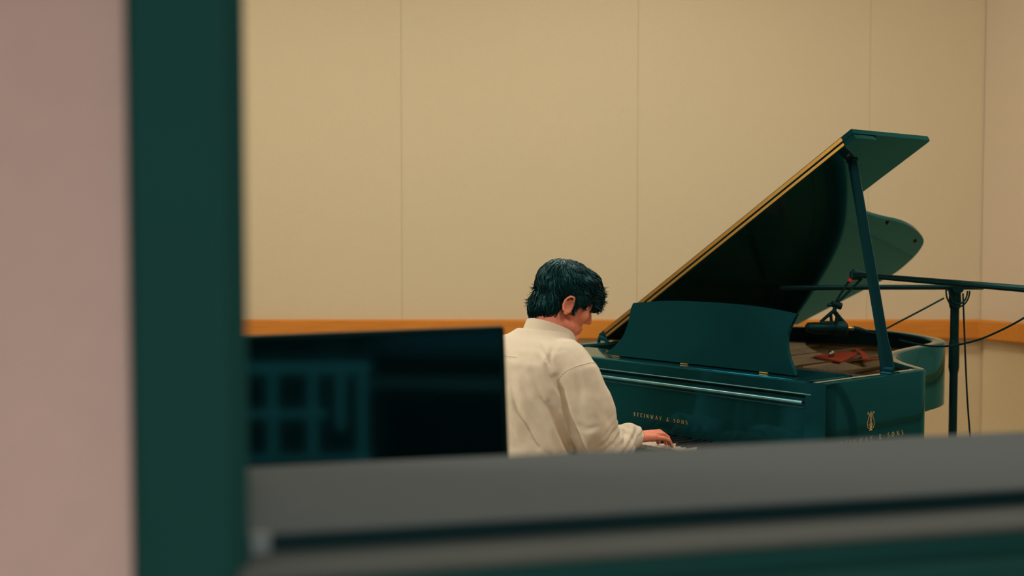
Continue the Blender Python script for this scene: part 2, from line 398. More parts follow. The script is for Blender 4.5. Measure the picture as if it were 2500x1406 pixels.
def glyph(ch):
    g = []
    if ch == 'T': g = [([(0.35, 0), (0.35, 1)], TK), ([(0, 0.96), (0.7, 0.96)], TN), ([(0.02, 0.98), (0.02, 0.8)], TN), ([(0.68, 0.98), (0.68, 0.8)], TN), ([(0.2, 0.03), (0.5, 0.03)], 0.06)]; w = 0.7
    elif ch == 'E': g = [([(0.12, 0), (0.12, 1)], TK), ([(0, 0.96), (0.58, 0.96)], TN), ([(0.1, 0.52), (0.45, 0.52)], TN), ([(0, 0.04), (0.6, 0.04)], TN), ([(0.57, 1.0), (0.57, 0.82)], TN), ([(0.59, 0), (0.59, 0.2)], TN)]; w = 0.62
    elif ch == 'I': g = [([(0.13, 0), (0.13, 1)], TK), ([(0, 0.97), (0.26, 0.97)], 0.06), ([(0, 0.03), (0.26, 0.03)], 0.06)]; w = 0.26
    elif ch == 'N': g = [([(0.08, 0), (0.08, 1)], TN), ([(0.08, 1), (0.76, 0)], TK), ([(0.76, 0), (0.76, 1)], TN), ([(0, 0.97), (0.18, 0.97)], 0.06), ([(0, 0.03), (0.2, 0.03)], 0.06), ([(0.64, 0.97), (0.88, 0.97)], 0.06)]; w = 0.86
    elif ch == 'W': g = [([(0.06, 1), (0.34, 0)], TK), ([(0.34, 0), (0.58, 1)], TN), ([(0.5, 1), (0.78, 0)], TK), ([(0.78, 0), (1.06, 1)], TN), ([(0, 0.97), (0.2, 0.97)], 0.06), ([(0.96, 0.97), (1.14, 0.97)], 0.06)]; w = 1.12
    elif ch == 'A': g = [([(0.06, 0), (0.4, 1)], TN), ([(0.4, 1), (0.76, 0)], TK), ([(0.18, 0.34), (0.62, 0.34)], TN), ([(0, 0.03), (0.18, 0.03)], 0.06), ([(0.64, 0.03), (0.86, 0.03)], 0.06)]; w = 0.82
    elif ch == 'Y': g = [([(0.06, 1), (0.38, 0.48)], TK), ([(0.38, 0.48), (0.7, 1)], TN), ([(0.38, 0.5), (0.38, 0)], TK), ([(0, 0.97), (0.18, 0.97)], 0.06), ([(0.6, 0.97), (0.78, 0.97)], 0.06), ([(0.26, 0.03), (0.5, 0.03)], 0.06)]; w = 0.76
    elif ch == 'O':
        p = arc(0.42, 0.5, 0.36, 0.46, 90, 450, 24); g = [(p, [TN + (TK - TN) * abs(math.cos(R(90 + 15 * i))) for i in range(25)])]; w = 0.84
    elif ch == 'S':
        p = arc(0.27, 0.73, 0.2, 0.23, 35, 250, 9) + arc(0.29, 0.26, 0.22, 0.24, 70, -150, 9)
        g = [(p, [TN + (TK - TN) * math.sin(math.pi * i / (len(p) - 1)) for i in range(len(p))])]; w = 0.54
    elif ch == '&':
        p = [(0.8, 0.02), (0.55, 0.25), (0.3, 0.62), (0.24, 0.8), (0.33, 0.96), (0.46, 0.94), (0.5, 0.8), (0.4, 0.62), (0.18, 0.42), (0.1, 0.22), (0.22, 0.04), (0.44, 0.04), (0.62, 0.24), (0.7, 0.46)]
        p = [(q.x, q.y) for q in catmull([(a, c, 0) for a, c in p], 4)]; g = [(p, 0.1)]; w = 0.82
    else: w = 0.45
    return g, w
def lettering(text, width, height, fn, parent, lift=0.0006):
    """mesh of raised serif capitals centred on (0, 0)"""
    gs = [glyph(c) for c in text]; tot = sum(w for _, w in gs) * height
    gap = (width - tot) / (len(text) - 1)
    x = -width / 2
    for g, w in gs:
        b = MB()
        for pts, wd in g:
            wd = [q * height for q in wd] if hasattr(wd, '__len__') else wd * height
            stroke(b, [(x + p[0] * height, (p[1] - 0.5) * height) for p in pts], wd, fn, lift)
        x += w * height + gap
        if g: b.build('letter', M['gold'], parent, smooth=0)

# ------------------------------------------------------------------ the grand piano
PSI = 0.702143
PW = 1.5
PX = Vector((math.sin(PSI), -math.cos(PSI), 0)); PY = Vector((math.cos(PSI), math.sin(PSI), 0))
P0 = Vector((0.995632, 3.773854, 0)) - PX * PW
PROT = PSI - math.pi / 2
piano = tag(empty('grand_piano', P0, PROT), 'glossy black grand piano with its lid propped open, in front of the beige wall', 'piano')
ZR = 1.0
bent = catmull([(1.5, 0.52, 0), (1.497, 0.585, 0), (1.462, 0.635, 0), (1.39, 0.69, 0), (1.30, 0.765, 0), (1.20, 0.88, 0), (1.125, 1.03, 0), (1.075, 1.22, 0), (1.045, 1.38, 0),
                (1.02, 1.51, 0), (0.975, 1.63, 0), (0.90, 1.735, 0), (0.80, 1.82, 0), (0.70, 1.885, 0), (0.6, 1.935, 0), (0.49, 1.965, 0), (0.36, 1.96, 0), (0.2, 1.915, 0), (0.07, 1.86, 0), (0.008, 1.79, 0), (0, 1.7, 0)], 4)
path = [Vector((1.5, 0.0, 0)), Vector((1.5, 0.26, 0))] + bent + [Vector((0, 0.9, 0)), Vector((0, 0, 0))]
def offset(path, d):
    out = []
    for i, p in enumerate(path):
        t = (path[min(i + 1, len(path) - 1)] - path[max(i - 1, 0)]).normalized()
        out.append(p + Vector((-t.y, t.x, 0)) * d)      # left of travel = inside
    return out
def wall_sweep(b, path, prof):
    """prof: list of (inward offset, z), swept along path"""
    rings = []
    offs = {d: offset(path, d) for d in set(p[0] for p in prof)}
    for i in range(len(path)): rings.append([Vector((offs[d][i].x, offs[d][i].y, z)) for d, z in prof])
    b.loft(rings)
RT = 0.055
b = MB(); wall_sweep(b, path, [(0, 0.728), (0, ZR - 0.004), (0.004, ZR), (RT - 0.004, ZR), (RT, ZR - 0.004), (RT, 0.728)])
rim = b.build('rim', M['lacquer'], piano, smooth=50)
inner = offset(path, RT - 0.002); inner[0].y = 0.09; inner[-1].y = 0.09
poly_in = [(p.x, p.y) for p in inner]
b = MB(); b.prism(poly_in, lambda x, y, h: (x, y, h), 0.73, 0.75); b.build('bottom_board', M['lacq_flat'], piano, smooth=0)
b = MB(); b.prism(poly_in, lambda x, y, h: (x, y, h), 0.875, 0.884); b.build('soundboard', M['sound'], piano, smooth=0)
b = MB(); wall_sweep(b, path, [(RT + 0.0005, 0.76), (RT + 0.0005, ZR - 0.006), (RT + 0.004, ZR - 0.008), (RT + 0.004, 0.76)]); b.build('inner_rim', M['matte'], piano, smooth=50)
# iron plate: an outer flange, a pin field and struts
fl_out = offset(path, RT + 0.004); fl_in = offset(path, RT + 0.085)
rings = []
for a, c in zip(fl_out, fl_in):
    rings.append([Vector((a.x, a.y, 0.905)), Vector((a.x, a.y, 0.925)), Vector((c.x, c.y, 0.918)), Vector((c.x, c.y, 0.898))])
b = MB(); b.loft(rings[2:-2]); b.build('plate_flange', M['plate'], piano, smooth=40)
fi = [(p.x, p.y) for p in offset(path, RT + 0.08)[2:-2]]
b = MB(); b.prism(fi, lambda x, y, h: (x, y, h), 0.896, 0.912); b.build('plate_web', M['plate'], piano, smooth=0)
b = MB(); b.bbox(0.06, 1.44, 0.20, 0.42, 0.90, 0.928, 0.006); b.build('pin_field', M['plate'], piano, smooth=0)
for x0, x1, y1 in ((0.30, 0.20, 1.80), (0.58, 0.44, 1.85), (0.85, 0.68, 1.76), (1.08, 0.90, 1.60), (1.28, 1.14, 0.92)):
    b = MB(); b.tube([(x0, 0.34, 0.925), (x0 * 0.6 + x1 * 0.4, 0.9 if y1 > 1 else 0.6, 0.927), (x1, y1, 0.914)], [0.016, 0.013, 0.012], 8, flat=0.9); b.build('plate_strut', M['plate'], piano)
b = MB()
for i in range(70):
    f = i / 69; x0 = 0.12 + 1.26 * f
    # far end follows the bent side
    y1 = 1.74 - 1.12 * max(0, f - 0.12) ** 0.8; x1 = x0 - 0.12 * (1 - f)
    b.tube([(x0, 0.30, 0.936), (x1, max(0.62, y1), 0.930)], 0.0011, 3, cap=False)
o = b.build('strings', M['steel'], piano, smooth=0, fix=False); o['kind'] = 'stuff'
b = MB(); b.prism([(0.61, 1.18), (0.585, 1.47), (0.68, 1.42), (0.83, 1.06)], lambda x, y, h: (x, y, h), 0.934, 0.940); b.build('felt', M['redfelt'], piano, smooth=0)['label'] = 'red felt cloth over the strings'
b = MB(); b.tube([(0.60, 1.52, 0.944), (0.74, 1.36, 0.944), (0.87, 1.18, 0.944)], 0.014, 6, flat=0.35); b.build('felt', M['redfelt'], piano)['label'] = 'red felt strip'
b = MB(); b.tube([(0.87, 1.18, 0.944), (0.89, 1.28, 0.944), (0.86, 1.36, 0.944)], 0.010, 6, flat=0.35); b.build('felt', M['redfelt'], piano)['label'] = 'red felt strip'
b = MB(); b.ell((0.70, 1.18, 0.955), (0.014, 0.014, 0.016)); b.tube([(0.70, 1.18, 0.94), (0.70, 1.18, 0.965)], 0.008, 8); b.build('plate_bolt', M['steel'], piano)
b = MB()
for i in range(58):
    x = 0.13 + i * 0.0205; y = 0.47 + 0.10 * (1 - i / 57)
    b.bbox(x, x + 0.012, y, y + 0.07, 0.938, 0.968, 0.003)
o = b.build('dampers', M['ebony'], piano, smooth=0); o['kind'] = 'stuff'

# front: arms, key bed, stretcher, fallboard
KX0, KX1 = 0.19, 1.42
armp = [(0.0, ZR - 0.002), (-0.004, 0.965), (-0.006, 0.88), (-0.012, 0.825), (-0.035, 0.782), (-0.085, 0.764), (-0.235, 0.762), (-0.262, 0.756), (-0.275, 0.74), (-0.275, 0.69), (0.06, 0.69), (0.06, ZR - 0.002)]
for x0, x1 in ((PW - 0.075, PW), (0.0, 0.075)):
    b = MB(); b.prism(armp, lambda y, z, x: (x, y, z), x0, x1); b.build('arm', M['lacquer'], piano, smooth=40)
for x0, x1 in ((KX1, PW - 0.075), (0.075, KX0)):
    b = MB(); b.bbox(x0 + 0.001, x1, -0.235, -0.02, 0.70, 0.756, 0.004); b.build('key_block', M['lacquer'], piano, smooth=0)
b = MB(); b.bbox(0.075, PW - 0.075, -0.27, 0.06, 0.66, 0.70, 0.005); b.build('key_bed', M['lacquer'], piano, smooth=0)
b = MB(); b.bbox(0.075, PW - 0.075, -0.265, -0.24, 0.69, 0.745, 0.004); b.build('key_slip', M['lacquer'], piano, smooth=0)
def bar(prof, x0, x1, name, m, smooth=40):
    b = MB(); b.prism(prof, lambda y, z, x: (x, y, z), x0, x1); return b.build(name, m, piano, smooth=smooth)
XR = PW - 0.078
bar([(0.04, 0.97), (0.04, 0.998), (0.004, 0.998), (0.0, 0.995), (-0.003, 0.963), (-0.003, 0.957), (0.006, 0.948), (0.016, 0.947)], 0.078, XR + 0.03, 'stretcher', M['lacquer'])
bead = [(-0.004 + 0.006 * math.cos(R(a)), 0.9315 + 0.006 * math.sin(R(a))) for a in range(0, 360, 30)]
bar(bead, 0.10, XR - 0.008, 'fallboard_edge', M['trimmetal'])  # rounded lip with its highlight put into the colour
bead3 = [(-0.0035 + 0.002 * math.cos(R(a)), 0.9595 + 0.002 * math.sin(R(a))) for a in range(0, 360, 45)]
bar(bead3, 0.10, XR + 0.025, 'stretcher_bead', M['trimmetal'])  # added bead that draws the bright line on the stretcher edge
bead2 = [(-0.001 + 0.0035 * math.cos(R(a)), 0.9145 + 0.0035 * math.sin(R(a))) for a in range(0, 360, 45)]
bar(bead2, 0.10, XR, 'fallboard_moulding', M['trimdark'])
FB = [(0.003, 0.945), (0.003, 0.90), (-0.002, 0.85), (-0.008, 0.80), (-0.014, 0.750), (0.0, 0.749), (0.008, 0.80), (0.02, 0.945)]
fallboard = bar(FB, 0.08, XR, 'fallboard', M['lacquer'])
fbx = 0.797
lettering('STEINWAY & SONS', 0.262, 0.0135, lambda u, v, h: (fbx + u, -0.0072 - h + v * 0.12, 0.807 + v), fallboard)
# keys
WKW = (KX1 - KX0) / 52
kw = MB(); kw.bbox(0.0006, WKW - 0.0006, -0.19, -0.012, 0.726, 0.747, 0.0018); kwm = kw.mesh('white_key'); kwm.materials.append(M['ivory'])
kb = MB(); kb.loft([[Vector((x, y, z)) for x, y, z in r] for r in ([(-0.006, -0.142, 0.735), (0.006, -0.142, 0.735), (0.006, -0.012, 0.735), (-0.006, -0.012, 0.735)], [(-0.0045, -0.134, 0.759), (0.0045, -0.134, 0.759), (0.0045, -0.012, 0.759), (-0.0045, -0.012, 0.759)])]); kbm = kb.mesh('black_key'); kbm.materials.append(M['ebony'])
names = 'ABCDEFG'
for i in range(52):
    o = bpy.data.objects.new('white_key', kwm); col.objects.link(o); o.parent = piano; o.location = (KX0 + i * WKW, 0, 0)
    if names[i % 7] in 'ACDFG' and i < 51:
        o = bpy.data.objects.new('black_key', kbm); col.objects.link(o); o.parent = piano; o.location = (KX0 + (i + 1) * WKW, 0, 0)
# music desk (leans back) and its shelf
def DK(x, z, t): return (x, 0.10 + (z - 1.0) * 0.35 + t, z)
dl = [(0.405, 1.002), (0.448, 1.039), (0.477, 1.077), (0.486, 1.126), (0.483, 1.18), (0.488, 1.204)]
dt = [(0.643, 1.219), (0.804, 1.2235), (0.997, 1.222), (1.144, 1.214)]
dr = [(1.258, 1.201), (1.241, 1.145), (1.243, 1.105), (1.264, 1.06), (1.297, 1.016), (1.305, 1.002)]
def sm(p): return [(q.x, q.y) for q in catmull([(a, c, 0) for a, c in p], 5)]
desk_poly = sm(dl) + sm([dl[-1]] + dt + [dr[0]])[1:-1] + sm(dr)
b = MB(); b.prism(desk_poly, DK, 0.0, 0.016); desk = b.build('music_desk', M['lacquer'], piano, smooth=30)
b = MB(); b.bbox(0.10, PW - 0.10, 0.035, 0.30, 0.972, 0.996, 0.004); b.build('desk_shelf', M['lacquer'], piano, smooth=0)
for x in (0.47, 0.82, 1.18):
    b = MB(); b.tube([(x - 0.018, 0.096, 0.9985), (x + 0.018, 0.096, 0.9985)], 0.0028, 8); b.build('desk_hinge', M['brass'], piano)
for x in (0.63, 1.08, 1.33):  # short wavy brass strips along the stretcher face
    b = MB(); pts = [(x + 0.018 * k, 0.006 + 0.004 * math.sin(k * 1.4), 0.9705 + 0.006 * math.sin(k * 0.9)) for k in range(4)]
    b.tube(pts, 0.0016, 6); b.build('desk_catch', M['brass'], piano)
# lid
PHI = 0.569
ZH = 1.02
cp, sp = math.cos(PHI), math.sin(PHI)
def LID(u, v, h): return (u * cp - h * sp, v, ZH + u * sp + h * cp)
V0 = 0.482
lid_side = catmull([(1.5, 0.60, 0), (1.49, 0.645, 0), (1.445, 0.69, 0), (1.35, 0.76, 0), (1.235, 0.86, 0), (1.13, 0.975, 0), (1.062, 1.075, 0), (1.026, 1.16, 0), (0.989, 1.333, 0), (0.953, 1.542, 0),
                    (0.89, 1.747, 0), (0.805, 1.924, 0), (0.712, 2.016, 0), (0.609, 2.07, 0), (0.50, 2.095, 0), (0.40, 2.062, 0), (0.25, 1.99, 0), (0.10, 1.92, 0), (0.0, 1.877, 0)], 5)
lid_poly = [(0.0, V0), (0.75, V0), (1.5, V0)] + [(p.x, p.y) for p in lid_side]
TH = 0.017
b = MB(); b.prism(lid_poly, LID, -TH, 0.0); b.build('lid', M['lacquer'], piano, smooth=30)
b = MB(); b.prism([(-0.012, V0 - 0.001), (1.503, V0 - 0.001), (1.503, 0.985), (1.49, 0.993), (-0.012, 0.993)], LID, 0.0012, TH + 0.003); b.build('lid_front_flap', M['lacquer'], piano, smooth=30)
for h0, h1, u1 in ((-0.0145, -0.0045, 1.452), (0.0035, 0.0165, 1.455)):
    b = MB(); b.prism([(0.03, V0 - 0.0045), (u1, V0 - 0.0045), (u1, V0), (0.03, V0)], LID, h0, h1); b.build('hinge_strip', M['brass'], piano, smooth=0)['label'] = 'long brass hinge strip on the lid edge'
for v in (0.55, 1.1, 1.65):
    b = MB(); b.bbox(-0.004, 0.03, v, v + 0.09, 0.999, 1.004, 0.001); b.tube([(0.0, v, 1.006), (0.0, v + 0.09, 1.006)], 0.006, 8); b.build('lid_hinge', M['brass'], piano)
# hinge end fittings at the keyboard end of the lid
b = MB(); b.tube([(-0.01, V0 - 0.012, 1.000), (0.0, V0 - 0.012, 1.018), (0.035, V0 - 0.012, 1.012), (0.05, V0 - 0.012, 1.0)], [0.008, 0.011, 0.010, 0.006], 8); b.build('lid_latch', M['lacquer'], piano)
# buttons on the underside of the lid
for u, v in ((0.80, 1.86), (0.955, 1.42), (1.40, 0.56)):
    b = MB(); p0 = Vector(LID(u, v, -TH)); p1 = Vector(LID(u, v, -TH - 0.008)); b.tube([p0, p1], [0.010, 0.008], 10); b.build('lid_button', M['ebony'], piano)
# prop stick
pb = Vector((1.472, 0.405, ZR - 0.02)); pt = Vector(LID(1.372, 0.625, -TH - 0.002))
b = MB(); ax = (pt - pb); sd = Vector((0.35, 0.93, 0)); sd = (sd - ax * sd.dot(ax) / ax.length_squared).normalized(); fr = ax.normalized().cross(sd)
rings = []
for f, wd in ((0, 0.024), (0.12, 0.024), (0.16, 0.0185), (0.6, 0.0185), (0.97, 0.0175), (1.0, 0.012)):
    c = pb + ax * f; rings.append([c + sd * (wd * a) + fr * (0.011 * e) for a, e in ((-1, -0.6), (-0.7, -1), (0.7, -1), (1, -0.6), (1, 0.6), (0.7, 1), (-0.7, 1), (-1, 0.6))])
b.loft(rings); b.build('lid_prop', M['lacq_flat'], piano, smooth=30)
b = MB(); b.bbox(1.452, 1.494, 0.375, 0.435, 0.997, 1.006, 0.003); b.tube([(1.455, 0.40, 1.012), (1.491, 0.40, 1.012)], 0.010, 10); b.build('prop_socket', M['lacq_flat'], piano)
b = MB(); c = pb + ax * 0.075; b.tube([c + fr * 0.011, c + fr * 0.02], [0.006, 0.005], 8); b.build('prop_screw', M['steel'], piano)
b = MB(); b.bbox(-0.014, 0.014, -0.02, 0.02, -0.008, 0.0, 0.002, Matrix.Translation(Vector(LID(1.372, 0.625, -TH))) @ Matrix.Rotation(-PHI, 4, 'Y')); b.build('prop_plate', M['lacq_flat'], piano, smooth=0)
# emblem and lettering on the cheek
EY, EZ = 0.2535, 0.824
def CH(u, v, h): return (PW + h, EY + u, EZ + v)
b = MB()
for s in (-1, 1):
    p = sm([(s * 0.003, 0.010), (s * 0.0115, 0.0075), (s * 0.0185, 0.015), (s * 0.0195, 0.026), (s * 0.0155, 0.038), (s * 0.0105, 0.048), (s * 0.0105, 0.056), (s * 0.0145, 0.061), (s * 0.0185, 0.059), (s * 0.0175, 0.0545)])
    stroke(b, p, 0.0022, CH, 0.0006)
    stroke(b, sm([(s * 0.002, 0.015), (s * 0.006, 0.0215), (s * 0.0105, 0.021), (s * 0.0105, 0.0175), (s * 0.0085, 0.0165)]), 0.0015, CH, 0.0006)
    stroke(b, sm([(s * 0.0008, 0.020), (s * 0.0052, 0.027), (s * 0.0012, 0.034), (s * 0.0045, 0.041), (s * 0.001, 0.048)]), 0.0013, CH, 0.0006)
stroke(b, [(-0.0105, 0.0525), (0.0105, 0.0525)], 0.0022, CH, 0.0006)
for x in (-0.004, 0, 0.004): stroke(b, [(x, 0.018), (x, 0.0525)], 0.0008, CH, 0.0005)
b.prism([(-0.009, 0.0), (0.009, 0.0), (0.006, 0.0035), (0.0025, 0.006), (0.004, 0.012), (0.0085, 0.0165), (-0.0085, 0.0165), (-0.004, 0.012), (-0.0025, 0.006), (-0.006, 0.0035)], CH, 0.0, 0.0008)
b.prism([(-0.0022, 0.0545), (0.0022, 0.0545), (0.003, 0.0585), (0.0, 0.0645), (-0.003, 0.0585)], CH, 0.0, 0.0007)
b.build('lyre_emblem', M['gold'], piano, smooth=0)['label'] = 'small gold lyre emblem'
lettering('STEINWAY & SONS', 0.39, 0.017, lambda u, v, h: (PW + h, EY + u, 0.797 + v), rim)
# legs, pedals
for x, y in ((1.36, 0.12), (0.14, 0.12), (0.42, 1.62)):
    b = MB(); rings = []
    for z, w in ((0.73, 0.075), (0.64, 0.075), (0.60, 0.058), (0.16, 0.042), (0.12, 0.052), (0.09, 0.052)):
        rings.append([Vector((x + w * a, y + w * c, z)) for a, c in ((-1, -0.8), (-0.8, -1), (0.8, -1), (1, -0.8), (1, 0.8), (0.8, 1), (-0.8, 1), (-1, 0.8))])
    b.loft(rings); lg = b.build('leg', M['lacquer'], piano, smooth=30)
    b = MB(); b.tube([(x, y, 0.09), (x, y, 0.07)], 0.02, 10); b.tube([(x - 0.018, y + 0.02, 0.04), (x + 0.018, y + 0.02, 0.04)], 0.04, 16); b.build('caster', M['brass'], lg)
b = MB(); b.bbox(0.66, 0.94, 0.06, 0.22, 0.10, 0.17, 0.006)
for x in (0.69, 0.91): b.tube([(x, 0.14, 0.17), (x - (x - 0.8) * 0.3, 0.14, 0.45), (x, 0.14, 0.66)], 0.018, 8)
ly = b.build('pedal_lyre', M['lacquer'], piano, smooth=40)
for x in (0.72, 0.80, 0.88):
    b = MB(); b.tube([(x, 0.08, 0.13), (x, 0.0, 0.125), (x, -0.05, 0.10)], [0.012, 0.012, 0.016], 8, flat=0.4); b.build('pedal', M['brass'], ly)

# ------------------------------------------------------------------ piano bench
bench = tag(empty('piano_bench', P0 + PX * 0.80 + PY * -0.72, PROT), 'black padded piano bench under the seated pianist', 'bench')
b = MB()
for z, g in ((0.405, 0.0), (0.425, 0.006), (0.455, 0.006), (0.47, -0.004), (0.475, -0.03)):
    pass
rings = []
for z, g in ((0.40, -0.004), (0.408, 0.004), (0.450, 0.004), (0.466, -0.012), (0.472, -0.05)):
    rings.append([Vector((sx * (0.34 + g) * (0.97 if k else 1), sy * (0.17 + g) * (1 if k else 0.94), z)) for sx, sy, k in ((-1, -1, 0), (-1, -1, 1), (1, -1, 1), (1, -1, 0), (1, 1, 0), (1, 1, 1), (-1, 1, 1), (-1, 1, 0))])
b = MB(); b.loft(rings); b.build('seat', M['trouser'], bench, smooth=50)
b = MB(); b.bbox(-0.33, 0.33, -0.16, 0.16, 0.34, 0.40, 0.004); b.build('frame', M['lacquer'], bench, smooth=0)
for sx in (-1, 1):
    for sy in (-1, 1):
        b = MB(); rings = []
        for z, w in ((0.34, 0.025), (0.0, 0.018)): rings.append([Vector((sx * 0.29 + w * a, sy * 0.125 + w * c, z)) for a, c in ((-1, -1), (1, -1), (1, 1), (-1, 1))])
        b.loft(rings); b.build('leg', M['lacquer'], bench, smooth=0)

# ------------------------------------------------------------------ the pianist (coordinates along the piano's axes)
MX, MY = 0.80, -0.72
person = tag(empty('person', P0 + PX * MX + PY * MY, PROT), 'pianist in a loose cream shirt with dark wavy hair, seated at the keys, head bowed', 'person')
O = Vector((MX, MY, 0))
def Q(x, y, z): return Vector((x, y, z)) - O
HCN = Q(0.80, -0.486, 1.250)                       # head centre at ear level
HROT = Matrix.Rotation(R(-22), 3, 'Z') @ Matrix.Rotation(R(-23), 3, 'X')
def H(p): return HCN + HROT @ Vector(p)
def chain(b, pts, rads, n=14):
    """capsule chain with rounded ends"""
    b.tube(pts, rads, n)
    b.ell(pts[0], (rads[0],) * 3, nu=12, nv=8); b.ell(pts[-1], (rads[-1],) * 3, nu=12, nv=8)
body = MB()
def hell(c, r): body.ell(H(c), r, HROT)
hell((0, -0.015, 0.040), (0.075, 0.096, 0.080))
hell((0, 0.040, -0.015), (0.062, 0.058, 0.075))
hell((0, 0.038, -0.065), (0.054, 0.055, 0.045))
hell((0, 0.080, -0.100), (0.024, 0.020, 0.018))
for s in (-1, 1):
    hell((s * 0.047, 0.062, -0.022), (0.020, 0.024, 0.022))
    hell((s * 0.026, 0.090, 0.028), (0.026, 0.010, 0.010))
    hell((s * 0.052, 0.015, -0.075), (0.014, 0.036, 0.022))
    hell((s * 0.010, 0.102, -0.035), (0.008, 0.009, 0.008))
    hell((s * 0.028, 0.0815, 0.009), (0.0145, 0.010, 0.009))
    # ear: rim, lobe, bowl
    pts = [(s * (0.077 + 0.010 * math.sin(R(a)) ** 2 + (0.007 if 60 < a < 250 else 0)), -0.010 + 0.0175 * math.cos(R(a)), -0.012 + 0.029 * math.sin(R(a))) for a in range(-60, 241, 25)]
    body.tube([H(p) for p in pts], [0.0045] * len(pts), 8)
    hell((s * 0.078, -0.006, -0.037), (0.006, 0.009, 0.010))
    hell((s * 0.074, -0.008, -0.010), (0.007, 0.013, 0.024))
chain(body, [H(p) for p in ((0, 0.092, 0.020), (0, 0.102, -0.006), (0, 0.111, -0.031))], [0.008, 0.009, 0.0105])
hell((0, 0.090, -0.064), (0.020, 0.011, 0.006)); hell((0, 0.088, -0.076), (0.018, 0.010, 0.006))
# neck, trunk, arms, legs
nb = H((0, -0.028, -0.045))
chain(body, [nb, (nb + Q(0.80, -0.575, 1.15)) / 2 + Vector((0, 0.006, 0)), Q(0.80, -0.575, 1.12)], [0.056, 0.057, 0.064])
def sring(cx, cy, z, hw, hd, n=28, e=2.4, tilt=0.0):
    out = []
    for j in range(n):
        a = 2 * math.pi * j / n; c, s_ = math.cos(a), math.sin(a)
        x = math.copysign(abs(c) ** (2 / e), c) * hw; y = math.copysign(abs(s_) ** (2 / e), s_) * hd
        out.append(Q(cx + x, cy + y, z + tilt * y))
    return out
TR = [(0.50, -0.72, 0.165, 0.12), (0.62, -0.715, 0.17, 0.12), (0.75, -0.70, 0.165, 0.115), (0.90, -0.675, 0.17, 0.115), (1.02, -0.64, 0.165, 0.11), (1.08, -0.615, 0.13, 0.09), (1.12, -0.59, 0.07, 0.06)]
body.loft([sring(0.80, y, z, hw, hd) for z, y, hw, hd in TR])
ARM = {1: [(0.945, -0.605, 1.055), (0.995, -0.60, 0.95), (1.005, -0.565, 0.805), (0.998, -0.45, 0.785), (0.985, -0.345, 0.803)],
       -1: [(0.655, -0.605, 1.055), (0.60, -0.60, 0.95), (0.565, -0.565, 0.805), (0.575, -0.45, 0.785), (0.59, -0.345, 0.803)]}
for s in (1, -1):
    chain(body, [Q(*p) for p in ARM[s]], [0.055, 0.048, 0.042, 0.038, 0.027])
    hx = 0.98 if s == 1 else 0.59
    def Hd(dx, y, z): return Q(hx + s * dx, y, z)
    chain(body, [Hd(0.004, -0.345, 0.803), Hd(0.0, -0.315, 0.803)], [0.026, 0.024])
    for dx, dz in ((-0.024, 0.0), (-0.004, 0.003), (0.014, 0.001), (0.030, -0.004)):     # palm rays
        chain(body, [Hd(dx * 0.55, -0.325, 0.800 + dz), Hd(dx, -0.25 - (0.012 if dx > 0.02 else 0), 0.797 + dz)], [0.016, 0.0125], 10)
    F5 = [[(-0.028, -0.245, 0.799), (-0.032, -0.205, 0.797), (-0.034, -0.185, 0.784), (-0.035, -0.175, 0.756)],
          [(-0.006, -0.240, 0.802), (-0.008, -0.197, 0.800), (-0.009, -0.174, 0.786), (-0.009, -0.164, 0.756)],
          [(0.014, -0.246, 0.799), (0.014, -0.205, 0.796), (0.014, -0.182, 0.782), (0.014, -0.172, 0.756)],
          [(0.032, -0.262, 0.792), (0.036, -0.226, 0.787), (0.038, -0.200, 0.777), (0.039, -0.186, 0.755)],
          [(-0.026, -0.315, 0.790), (-0.052, -0.285, 0.786), (-0.064, -0.255, 0.779), (-0.066, -0.235, 0.757)]]
    for k, f in enumerate(F5):
        r0 = (0.0105, 0.011, 0.0105, 0.009, 0.012)[k]
        chain(body, [Hd(*p) for p in f], [r0, r0 * 0.92, r0 * 0.85, r0 * 0.72], 10)
LEG = {s: [(0.80 + s * 0.09, -0.70, 0.565), (0.80 + s * 0.12, -0.33, 0.575), (0.80 + s * 0.10, -0.26, 0.50), (0.80 + s * 0.09, -0.22, 0.10)] for s in (1, -1)}
for s in (1, -1):
    chain(body, [Q(*p) for p in LEG[s]], [0.075, 0.062, 0.055, 0.04])
    chain(body, [Q(0.80 + s * 0.09, -0.225, 0.075), Q(0.80 + s * 0.095, -0.09, 0.045)], [0.035, 0.03])
me = evaluated(body, [('REMESH', dict(mode='VOXEL', voxel_size=0.0032)), ('SMOOTH', dict(factor=0.5, iterations=3))])
me.name = 'body'; me.materials.clear(); me.materials.append(M['skin'])
link('body', me, person, 180)
for s in (-1, 1):
    b = MB(); b.ell(H((s * 0.028, 0.0765, 0.004)), (0.0120,) * 3); b.build('eye', M['eye'], person, 180)

